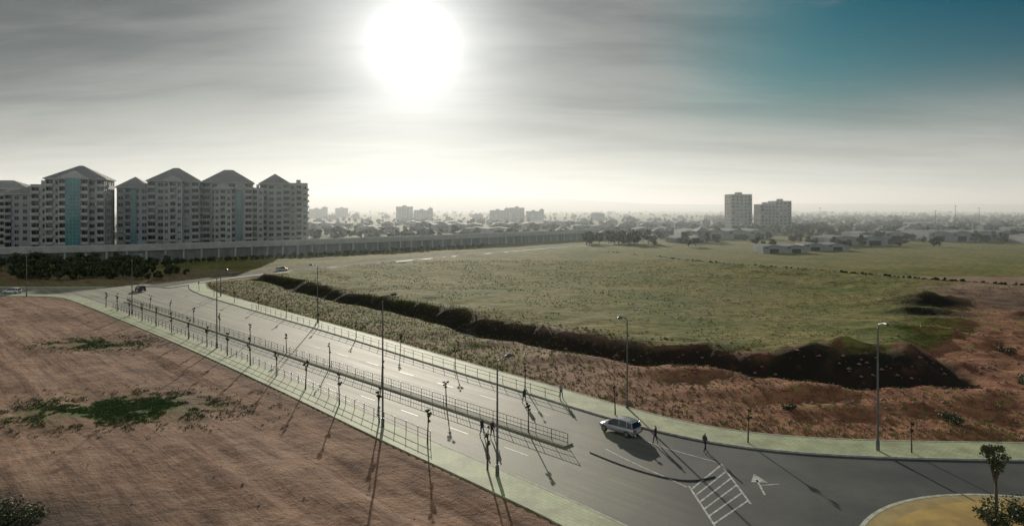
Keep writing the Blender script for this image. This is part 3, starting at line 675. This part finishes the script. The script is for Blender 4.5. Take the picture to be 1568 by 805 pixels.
er=empty('elevated_road'); m_conc=mat('concrete',(.46,.46,.42),(.34,.34,.31),.4,.85,.1); m_wallc=mat('stained_retaining_concrete',(.24,.245,.23),(.14,.145,.135),.35,.9,.2,vecscale=(1,1,.3))
EP=[(-205,252),(-150,280),(-80,336),(-10,405),(70,490)]
strip('deck',EP,-6,6,4.4,5.6,m_conc,er); strip('parapet',EP,-6.0,-5.75,5.602,6.6,m_conc,er); strip('parapet',EP,5.75,6.0,5.602,6.6,m_conc,er)
strip('retaining_wall',EP,-5.2,5.2,-.8,4.38,m_wallc,er)
pb=B()
for x,y in resample(offset(EP,-5.45),7,3): pb.box(x-.35,x+.35,y-.3,y+.3,-.8,4.36)
pb.make('wall_buttresses',m_conc,parent=er)
for x,y,h in ((330,520,20),(372,560,24),(420,600,22),(300,650,22),(-60,700,18)):
    bb=B(); bb.tube([(x,y,-.5),(x,y,h)],[.3,.12],6); bb.tube([(x-1.5,y,h-.6),(x+1.5,y,h-.6)],.1,5); bb.make('mast',m_pole)

hx=np.linspace(-5200,5200,160); hy=np.linspace(4300,6600,24); HX,HY=np.meshgrid(hx,hy)
prof=55+55*sstep(-HX,-1300,300)+12*(fbm(HX*.0012+3,HX*0+1.5,3)-.5)*2
HZ=prof*np.sin(np.clip((HY-4300)/2300,0,1)*math.pi)**.7*(.85+.3*fbm(HX*.002,HY*.002,3))-2
hv=np.stack([HX.ravel(),HY.ravel(),HZ.ravel()],1); I=np.arange(160*24).reshape(24,160)
hf=np.stack([I[:-1,:-1].ravel(),I[:-1,1:].ravel(),I[1:,1:].ravel(),I[1:,:-1].ravel()],1).tolist()
mo('hills',hv.tolist(),hf,mat('hillside',(.09,.10,.06),(.14,.13,.09),.004,.95),smooth=True)

# ------------------------------------------------------------------ haze layer lying over the town (real scattering volume)
bb=B(); bb.box(-9500,9500,225,9600,-40,105)
mh=bpy.data.materials.new('haze_air'); mh.use_nodes=True; nt=mh.node_tree; nt.nodes.clear()
vo=nt.nodes.new('ShaderNodeVolumeScatter'); vo.inputs['Color'].default_value=(.88,.97,1,1); vo.inputs['Density'].default_value=.00050; vo.inputs['Anisotropy'].default_value=.35
ou=nt.nodes.new('ShaderNodeOutputMaterial'); nt.links.new(vo.outputs[0],ou.inputs['Volume'])
bb.make('haze',mh)

# ------------------------------------------------------------------ sky
w=bpy.data.worlds.new('World'); S.world=w; w.use_nodes=True; nt=w.node_tree; bg=nt.nodes['Background']
sky=nt.nodes.new('ShaderNodeTexSky'); sky.sky_type='NISHITA'; sky.sun_disc=False; sky.sun_elevation=SUN_EL; sky.sun_rotation=SUN_AZ; sky.air_density=1.; sky.dust_density=2.; sky.ozone_density=2
tc=nt.nodes.new('ShaderNodeTexCoord'); D=tc.outputs['Generated']
sp=nt.nodes.new('ShaderNodeSeparateXYZ'); nt.links.new(D,sp.inputs[0]); dx,dy,dz=sp.outputs
dn=nt.nodes.new('ShaderNodeVectorMath'); dn.operation='DOT_PRODUCT'; nt.links.new(D,dn.inputs[0]); dn.inputs[1].default_value=tuple(SD)
dot=M(nt,'MAXIMUM',dn.outputs['Value'],0)
dh=nt.nodes.new('ShaderNodeVectorMath'); dh.operation='DOT_PRODUCT'; nt.links.new(D,dh.inputs[0]); dh.inputs[1].default_value=(math.sin(SUN_AZ),math.cos(SUN_AZ),0)
azf=M(nt,'POWER',M(nt,'MAXIMUM',dh.outputs['Value'],0),14)
zc=M(nt,'MAXIMUM',dz,0)
inv=M(nt,'DIVIDE',1,M(nt,'ADD',zc,.12))
cv=nt.nodes.new('ShaderNodeCombineXYZ'); setin(nt,cv.inputs[0],M(nt,'MULTIPLY',dx,inv)); setin(nt,cv.inputs[1],M(nt,'MULTIPLY',dy,inv))
c1=NOISE(nt,MAPV(nt,cv.outputs[0],rot=(0,0,.3),scale=(.4,1.1,1)),.9,6,.55,.7)
c2=NOISE(nt,MAPV(nt,cv.outputs[0],loc=(3,1,0),rot=(0,0,-.3),scale=(.5,1.4,1)),2.6,5,.55,.6)
cl=M(nt,'ADD',M(nt,'MULTIPLY',c1,.72),M(nt,'MULTIPLY',c2,.28))
dens=SS(nt,cl,.36,.64)
cloud=MIX(nt,dens,(.095,.11,.115),(.225,.235,.23))
clear=MIX(nt,1,sky.outputs[0],(.0018,.021,.026),'MULTIPLY')
clr=M(nt,'MULTIPLY',SS(nt,dx,.15,.44),SS(nt,dz,.06,.20)); clr=M(nt,'MULTIPLY',clr,SS(nt,M(nt,'SUBTRACT',1.12,cl),.38,.56))
base=MIX(nt,clr,cloud,clear)
def glow(n,amp,c):
    return MIX(nt,1,c,M(nt,'MULTIPLY',M(nt,'POWER',dot,n),amp),'MULTIPLY')
tot=base
def addc(a,b_): return MIX(nt,1,a,b_,'ADD')
tot=addc(tot,glow(900,.9,(1,1,.96))); tot=addc(tot,glow(135,.72,(1,1,.96))); tot=addc(tot,glow(18,.19,(1,.99,.95)))
zq=M(nt,'DIVIDE',zc,M(nt,'ADD',.085,M(nt,'MULTIPLY',azf,.04))); hb=M(nt,'EXPONENT',M(nt,'MULTIPLY',M(nt,'MULTIPLY',zq,zq),-1))
tot=addc(tot,MIX(nt,1,(1,1,.88),M(nt,'MULTIPLY',hb,M(nt,'ADD',.38,M(nt,'MULTIPLY',azf,.32))),'MULTIPLY'))
# extra sky brightness added behind the viewer to fill shaded faces
tot=addc(tot,MIX(nt,1,(.92,.97,1.0),M(nt,'MULTIPLY',M(nt,'MULTIPLY',SS(nt,dy,.3,-.4),.28),SS(nt,dz,-.05,.1)),'MULTIPLY'))
nt.links.new(tot,bg.inputs[0]); bg.inputs[1].default_value=1.0

# ------------------------------------------------------------------ sun
L=bpy.data.lights.new('sun','SUN'); L.energy=5; L.angle=math.radians(.5); L.color=(1,.93,.80)
so=bpy.data.objects.new('sun',L); COL.objects.link(so); so.rotation_euler=SD.to_track_quat('Z','Y').to_euler()

cam=bpy.data.cameras.new('camera'); co=bpy.data.objects.new('camera',cam); COL.objects.link(co)
co.location=(0,0,22); co.rotation_euler=(math.radians(90),0,0)
cam.sensor_width=36; cam.lens=36*1022/1568; cam.shift_y=-.054; cam.clip_end=30000; cam.clip_start=.5
S.camera=co
